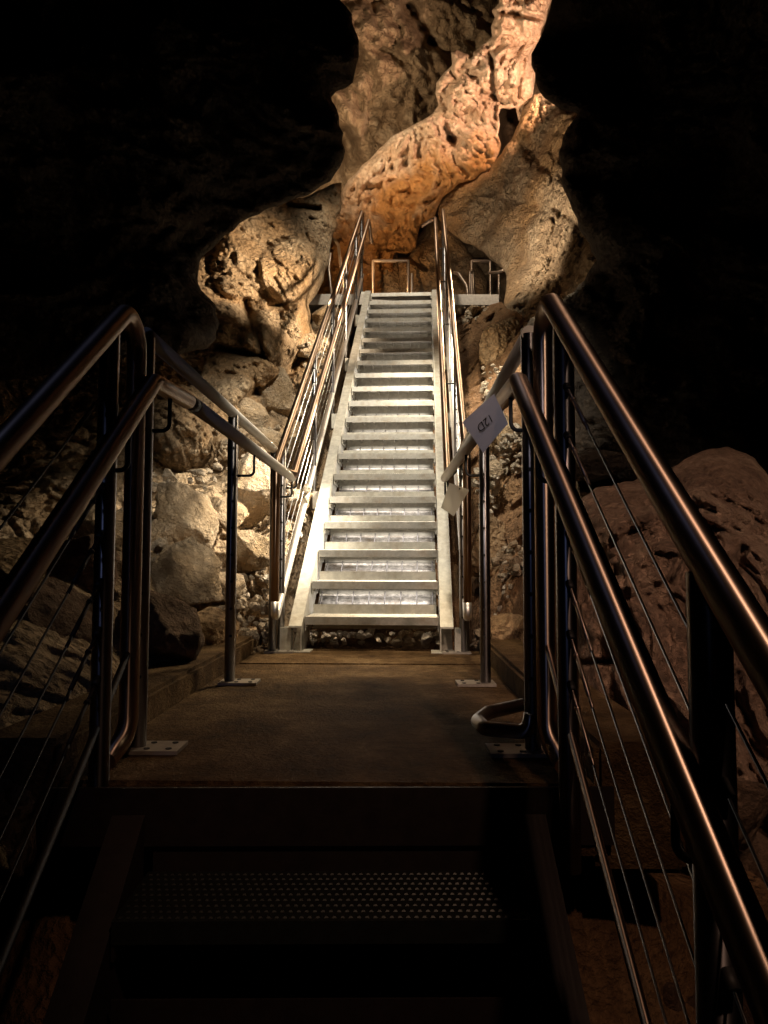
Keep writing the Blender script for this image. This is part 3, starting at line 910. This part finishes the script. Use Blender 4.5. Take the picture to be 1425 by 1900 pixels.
# nearer rock masses in darkness that frame the view
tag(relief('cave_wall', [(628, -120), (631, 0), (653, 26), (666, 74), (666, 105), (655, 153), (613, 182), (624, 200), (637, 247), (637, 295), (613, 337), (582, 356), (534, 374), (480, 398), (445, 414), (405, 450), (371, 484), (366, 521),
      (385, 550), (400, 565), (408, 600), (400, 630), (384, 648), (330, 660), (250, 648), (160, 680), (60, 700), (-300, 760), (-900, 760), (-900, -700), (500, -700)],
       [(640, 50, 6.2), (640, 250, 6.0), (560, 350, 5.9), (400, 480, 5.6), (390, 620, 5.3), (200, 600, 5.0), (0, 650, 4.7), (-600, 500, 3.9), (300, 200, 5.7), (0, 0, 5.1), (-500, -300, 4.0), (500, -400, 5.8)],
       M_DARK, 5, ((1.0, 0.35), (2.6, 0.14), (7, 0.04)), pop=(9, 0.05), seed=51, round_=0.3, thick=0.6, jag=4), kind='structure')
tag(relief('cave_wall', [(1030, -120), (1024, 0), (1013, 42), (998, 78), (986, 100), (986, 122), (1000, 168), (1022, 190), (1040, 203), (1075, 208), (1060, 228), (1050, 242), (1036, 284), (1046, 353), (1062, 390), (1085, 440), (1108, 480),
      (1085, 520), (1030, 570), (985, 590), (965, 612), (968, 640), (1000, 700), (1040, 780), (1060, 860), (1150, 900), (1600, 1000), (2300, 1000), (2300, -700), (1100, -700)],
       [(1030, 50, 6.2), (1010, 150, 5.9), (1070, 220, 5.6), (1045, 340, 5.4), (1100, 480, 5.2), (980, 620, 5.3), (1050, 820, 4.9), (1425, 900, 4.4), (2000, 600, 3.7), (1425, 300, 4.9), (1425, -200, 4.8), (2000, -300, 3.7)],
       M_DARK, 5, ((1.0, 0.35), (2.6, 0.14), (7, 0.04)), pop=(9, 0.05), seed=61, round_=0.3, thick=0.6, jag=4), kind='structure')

# ground: one uneven sheet under everything
def ground():
    xs = np.linspace(-9, 9, 181); ys = np.linspace(-4, 14, 181)
    X, Y = np.meshgrid(xs, ys)
    base = np.where(Y > 4.3, -0.80 + (Y - 4.3) * 0.72, np.where(Y < 1.9, -0.95 - (1.9 - Y) * 0.78, -0.85))
    base = np.minimum(base, 2.6)
    side = np.clip(np.abs(X + 0.1) - 0.9, 0, 9)
    P = np.stack([X.ravel(), Y.ravel(), np.zeros(X.size)], 1)
    Z = base + side * 0.16 + (fbm(P * 0.9, 4, 5).reshape(X.shape) * 0.18 + fbm(P * 4, 3, 6).reshape(X.shape) * 0.05)
    V = np.stack([X.ravel(), Y.ravel(), Z.ravel()], 1).tolist(); n = 181
    Fc = [(j * n + i, j * n + i + 1, (j + 1) * n + i + 1, (j + 1) * n + i) for j in range(n - 1) for i in range(n - 1)]
    tag(link('cave_floor', V, Fc, M_DIRT, None, True), kind='structure')


ground()
# banks on both sides of the landing and stair
tag(relief('rock_bank', [(-500, 1000), (100, 1000), (260, 930), (400, 870), (470, 760), (530, 680), (600, 560), (655, 560), (640, 700), (600, 900), (560, 1080), (548, 1215), (490, 1235), (380, 1320), (230, 1460), (-500, 2100)],
       [(530, 700, 7.3), (600, 570, 8.9), (640, 600, 8.8), (600, 800, 6.6), (480, 820, 6.0), (440, 900, 5.2), (560, 1000, 4.9), (520, 1180, 4.35), (430, 1180, 4.1), (400, 1000, 4.7), (300, 1000, 4.3), (300, 1250, 3.0), (150, 1050, 3.4), (0, 1050, 2.9), (0, 1400, 2.0), (-400, 1500, 1.6), (220, 1450, 2.2)],
       M_ROCK, 4, ((2.0, 0.22), (5, 0.10), (12, 0.04)), ridge=(5, .05), seed=71, round_=0.2, thick=0.6, jag=5), kind='structure')
tag(relief('rock_bank', [(835, 590), (850, 585), (930, 560), (985, 600), (1010, 700), (1070, 900), (1120, 1300), (1060, 1420), (980, 1330), (915, 1230), (860, 1205), (845, 1100), (838, 800)],
       [(850, 600, 8.9), (900, 590, 8.3), (860, 800, 6.4), (900, 900, 5.5), (880, 1100, 4.8), (910, 1210, 4.25), (1000, 1300, 3.2), (1060, 1400, 2.7), (980, 700, 6.2), (1030, 900, 4.8), (960, 1000, 4.7)],
       M_DIRT, 3, ((2.0, 0.22), (5, 0.10), (12, 0.04)), ridge=(5, .05), seed=81, round_=0.2, thick=0.6, jag=4), kind='structure')
tag(relief('cave_wall', [(1040, 900), (1090, 940), (1250, 910), (1500, 950), (2200, 1000), (2200, 2300), (1250, 2300), (1110, 1800), (1070, 1400)],
       [(1060, 900, 4.4), (1425, 850, 3.6), (1100, 1400, 2.6), (1250, 1800, 1.9), (1425, 1400, 2.5), (2000, 1400, 2.2), (1425, 2000, 1.7)],
       M_RED, 5, ((1.6, 0.25), (4, 0.12), (10, 0.05)), ridge=(3, .08), seed=85, round_=0.3, thick=0.6, jag=6), kind='structure')


# ------------------------------------------------------------------ boulders
_ico = {}
def ico(sub):
    if sub not in _ico:
        bm = bmesh.new(); bmesh.ops.create_icosphere(bm, subdivisions=sub, radius=1.0)
        v = np.array([tuple(x.co) for x in bm.verts]); f = [tuple(x.index for x in p.verts) for p in bm.faces]; bm.free()
        _ico[sub] = (v, f)
    return _ico[sub]


def rock_verts(size, seed, sub=4, cuts=9, rough=1.0):
    rng = np.random.RandomState(seed)
    v, f = ico(sub); v = v.copy()
    v = v * (1 + 0.16 * fbm(v * 1.1 + seed * 3.1, 2, seed))[:, None]
    for _ in range(cuts):
        n = rng.normal(size=3); n /= np.linalg.norm(n); hgt = rng.uniform(0.42, 0.82)
        d = v @ n - hgt; v = v - np.clip(d, 0, None)[:, None] * n * 0.93
    v = v * (1 + rough * (0.10 * fbm(v * 2.3 + seed, 3, seed + 1) + 0.05 * fbm(v * 6 + seed, 4, seed + 2) + 0.012 * fbm(v * 26 + seed, 2, seed + 4) - 0.03 * ridged(v * 3 + seed, 2, seed + 3)))[:, None]
    return v * np.array(size), f


def boulder(px, py, y, size, seed, m, label, rot=0.0, sub=5, cuts=15, rough=1.15, group=None):
    v, f = rock_verts(tuple(c * 1.13 for c in size), seed, sub, cuts, rough)
    o = link('boulder', v.tolist(), f, m, None, True)
    o.location = U(px, py, y); o.rotation_euler = (0.2 * math.sin(seed), rot, seed * 1.3)
    return tag(o, label, 'boulder', group)


LB_ = [
    (352, 955, 4.35, (.22, .18, .23), 101, M_BOULD, 'large pale boulder leaning above the left kerb, left of the middle post', 0.2),
    (338, 1062, 3.95, (.25, .22, .17), 102, M_BOULD, 'broad pale boulder with a yellow underside low behind the left kerb', 0.1),
    (462, 900, 4.75, (.25, .20, .30), 103, M_BOULD, 'tall pale boulder filling the gap between the middle and far left posts', -0.2),
    (465, 1022, 4.45, (.19, .16, .18), 104, M_BOULD, 'yellow brown pitted boulder under the tall pale one', 0.1),
    (390, 1165, 3.75, (.17, .15, .11), 105, M_ROCK, 'low grey brown boulder behind the left kerb beside the middle post', 0.3),
    (285, 1165, 3.05, (.17, .19, .19), 106, M_RED, 'dark red brown boulder behind the cluster of near left posts', 0.1),
    (510, 745, 6.6, (.32, .28, .26), 107, M_BOULD, 'jagged ridged boulder high on the left bank below the wall', 0.5),
    (430, 820, 5.4, (.20, .18, .13), 108, M_BOULD, 'flat tan boulder on the left bank above the tall pale one', 0.0),
    (130, 1040, 3.2, (.22, .2, .14), 109, M_RED, 'dark boulder at the far left seen under the lower handrail', 0.2),
    (90, 1150, 2.8, (.26, .2, .18), 110, M_RED, 'large dark red boulder at the left edge of the photograph', 0.1),
    (185, 1000, 3.6, (.14, .12, .09), 111, M_BOULD, 'pale topped boulder just left of the near left posts', 0.1),
    (440, 1115, 4.25, (.085, .08, .065), 112, M_BOULD, 'fist sized pale stone below the yellow brown boulder', 0.1),
    (475, 1130, 4.3, (.08, .08, .07), 113, M_BOULD, 'rusty pale stone beside the far left post', 0.4),
    (300, 915, 4.7, (.09, .08, .09), 114, M_BOULD, 'small rounded stone perched left of the large pale boulder', 0.4),
    (335, 895, 4.9, (.10, .08, .06), 115, M_BOULD, 'small wedge stone on top of the large pale boulder', 0.4),
    (368, 885, 5.0, (.10, .08, .06), 116, M_BOULD, 'small tan stone right of the wedge stone', 0.2),
    (578, 640, 7.4, (.20, .2, .16), 117, M_BOULD, 'pale boulder behind the left railing halfway up the stairs', 0.2),
    (598, 585, 8.3, (.17, .2, .10), 118, M_BOULD, 'flat grey slab resting below the left end of the platform', 0.1),
    (560, 830, 5.6, (.16, .2, .16), 119, M_BOULD, 'tan boulder seen through the cables of the left stair railing', 0.1),
    (405, 772, 5.7, (.17, .15, .13), 141, M_ROCK, 'brown boulder in the shade above the middle left post', 0.2),
    (452, 775, 5.9, (.20, .17, .15), 142, M_BOULD, 'cream boulder just below the jagged ridged one', -0.3),
    (500, 835, 5.5, (.17, .15, .15), 143, M_BOULD, 'cream block beside the foot of the left stair handrail', 0.3),
    (422, 950, 4.55, (.12, .11, .14), 144, M_BOULD, 'pale upright block touching the middle left post from behind', 0.5),
    (310, 990, 4.25, (.13, .11, .13), 145, M_BOULD, 'pale block partly hidden by the near left posts', -0.4),
    (415, 1085, 4.15, (.12, .10, .09), 146, M_BOULD, 'yellowish block right of the broad low boulder', 0.4),
    (492, 1085, 4.5, (.11, .10, .11), 147, M_BOULD, 'cream block behind the far left post', 0.2),
    (545, 930, 5.1, (.14, .16, .13), 148, M_BOULD, 'brightly lit stone behind the lower cables of the left stair railing', 0.2),
    (480, 690, 6.3, (.19, .17, .15), 149, M_ROCK, 'knobbly brown boulder under the left wall above the jagged ridged one', 0.1),
    (905, 1010, 4.7, (.14, .14, .26), 121, M_ROCK, 'tall pitted boulder beyond the right kerb between the posts', 0.1),
    (945, 1165, 4.0, (.13, .12, .10), 122, M_ROCK, 'low pitted boulder just behind the right kerb', 0.2),
    (925, 800, 5.5, (.15, .14, .2), 123, M_BOULD, 'pale broken boulder right of the white paper', 0.3),
    (920, 640, 7.3, (.21, .2, .38), 124, M_ROCK, 'tall yellowish pitted rock below the right end of the platform', -0.2),
    (915, 870, 5.1, (.10, .10, .09), 125, M_BOULD, 'fractured stone beside the top of the middle right post', 0.3),
    (925, 735, 6.2, (.10, .10, .13), 126, M_BOULD, 'pale stone on the right bank above the white paper', 0.3),
    (880, 578, 8.6, (.15, .1, .055), 127, M_BOULD, 'flat pale slab under the right end of the platform', 0.1),
    (1105, 862, 3.9, (.22, .2, .11), 128, M_DARK, 'dark broken boulder above the big red boulder, behind the right railing cables', 0.1),
]
for a in LB_:
    boulder(a[0], a[1], a[2], a[3], a[4], a[5], a[6], a[7])
# the great red brown boulder beside the lower railing
BB = relief('boulder', [(1078, 925), (1105, 905), (1160, 893), (1230, 880), (1258, 862), (1300, 838), (1350, 828), (1400, 850), (1440, 900), (1700, 1100), (1700, 1600), (1425, 1560), (1340, 1520), (1290, 1420), (1210, 1440), (1160, 1350), (1100, 1335), (1060, 1330), (1050, 1100)],
       [(1080, 950, 2.9), (1150, 920, 3.0), (1330, 850, 3.1), (1425, 950, 2.8), (1250, 1050, 2.5), (1100, 1200, 2.55), (1250, 1350, 2.3), (1425, 1300, 2.35), (1650, 1350, 2.2)],
       M_TANB, 3, ((2.2, 0.18), (5, 0.10), (14, 0.05), (30, .02)), ridge=(5.5, 0.04), seed=95, round_=0.3, thick=0.8, jag=3, stretch=(1.5, 1.0, 0.6),
       bumps=((1340, 900, 90, .12), (1170, 1000, 110, .10)), creases=((1240, 1080, 1280, 1000, 9, .12), (1380, 1020, 1330, 1130, 14, .12), (1060, 1235, 1140, 1225, 8, .08)))
tag(BB, 'huge smooth red brown boulder behind the right railing of the lower stairs', 'boulder')
boulder(1150, 1500, 2.15, (.09, .09, .14), 131, M_BOULD, 'pale stone low on the right beneath the red brown boulder', 0.2)
boulder(1340, 1500, 2.0, (.16, .13, .16), 132, M_RED, 'dark red stone below the big boulder near the right edge', 0.2)
boulder(60, 1440, 2.1, (.22, .2, .2), 133, M_RED, 'dark red stone at the lower left edge of the photograph', 0.2)

# loose rubble: far too many stones to count
def rubble(name, spots, m, seed, smin, smax, label=None):
    rng = random.Random(seed); V = []; Fc = []
    lib = [rock_verts((1, 1, 1), 300 + k, 2, 16, 0.6) for k in range(14)]
    for (px, py, y, rx, ry, n_) in spots:
        for _ in range(n_):
            p = U(px + rng.uniform(-rx, rx), py + rng.uniform(-ry, ry), y + rng.uniform(-0.12, 0.12))
            v, f = lib[rng.randrange(14)]; s = smin * (smax / smin) ** (rng.random() ** 1.8)
            R_ = np.array(Matrix.Rotation(rng.uniform(0, 6.3), 3, Vector((rng.random(), rng.random(), rng.random() + .1)).normalized()))
            v = (v * np.array([s, s * rng.uniform(.7, 1), s * rng.uniform(.5, .9)])) @ R_.T + np.array(p)
            k = len(V); V += v.tolist(); Fc += [tuple(i + k for i in q) for q in f]
    return tag(link(name, V, Fc, m, None, False), kind='stuff', label=label)


rubble('rubble', [(445, 1160, 4.2, 60, 38, 110), (390, 1095, 4.1, 40, 30, 20), (480, 1090, 4.4, 30, 30, 25), (500, 850, 5.6, 40, 60, 25), (420, 860, 5.0, 60, 30, 20), (330, 900, 4.6, 50, 25, 20), (540, 1000, 4.9, 30, 120, 60), (590, 700, 7.0, 30, 80, 60),
      (250, 1020, 3.9, 60, 30, 40)], M_BOULD, 5, .02, .07, 'loose pale rubble between the boulders on the left bank')
rubble('rubble', [(925, 720, 6.3, 30, 50, 60), (935, 850, 5.3, 35, 60, 110), (900, 920, 5.1, 20, 50, 40), (880, 585, 8.6, 30, 15, 40), (950, 1080, 4.4, 30, 70, 50), (900, 1190, 4.2, 25, 15, 30)], M_BOULD, 6, .02, .06, 'loose broken stone on the right bank')
rubble('rubble', [(690, 1184, 4.55, 130, 10, 80), (690, 1150, 4.9, 130, 20, 60)], M_BOULD, 7, .02, .055, 'stones lying under the first tread of the long staircase')
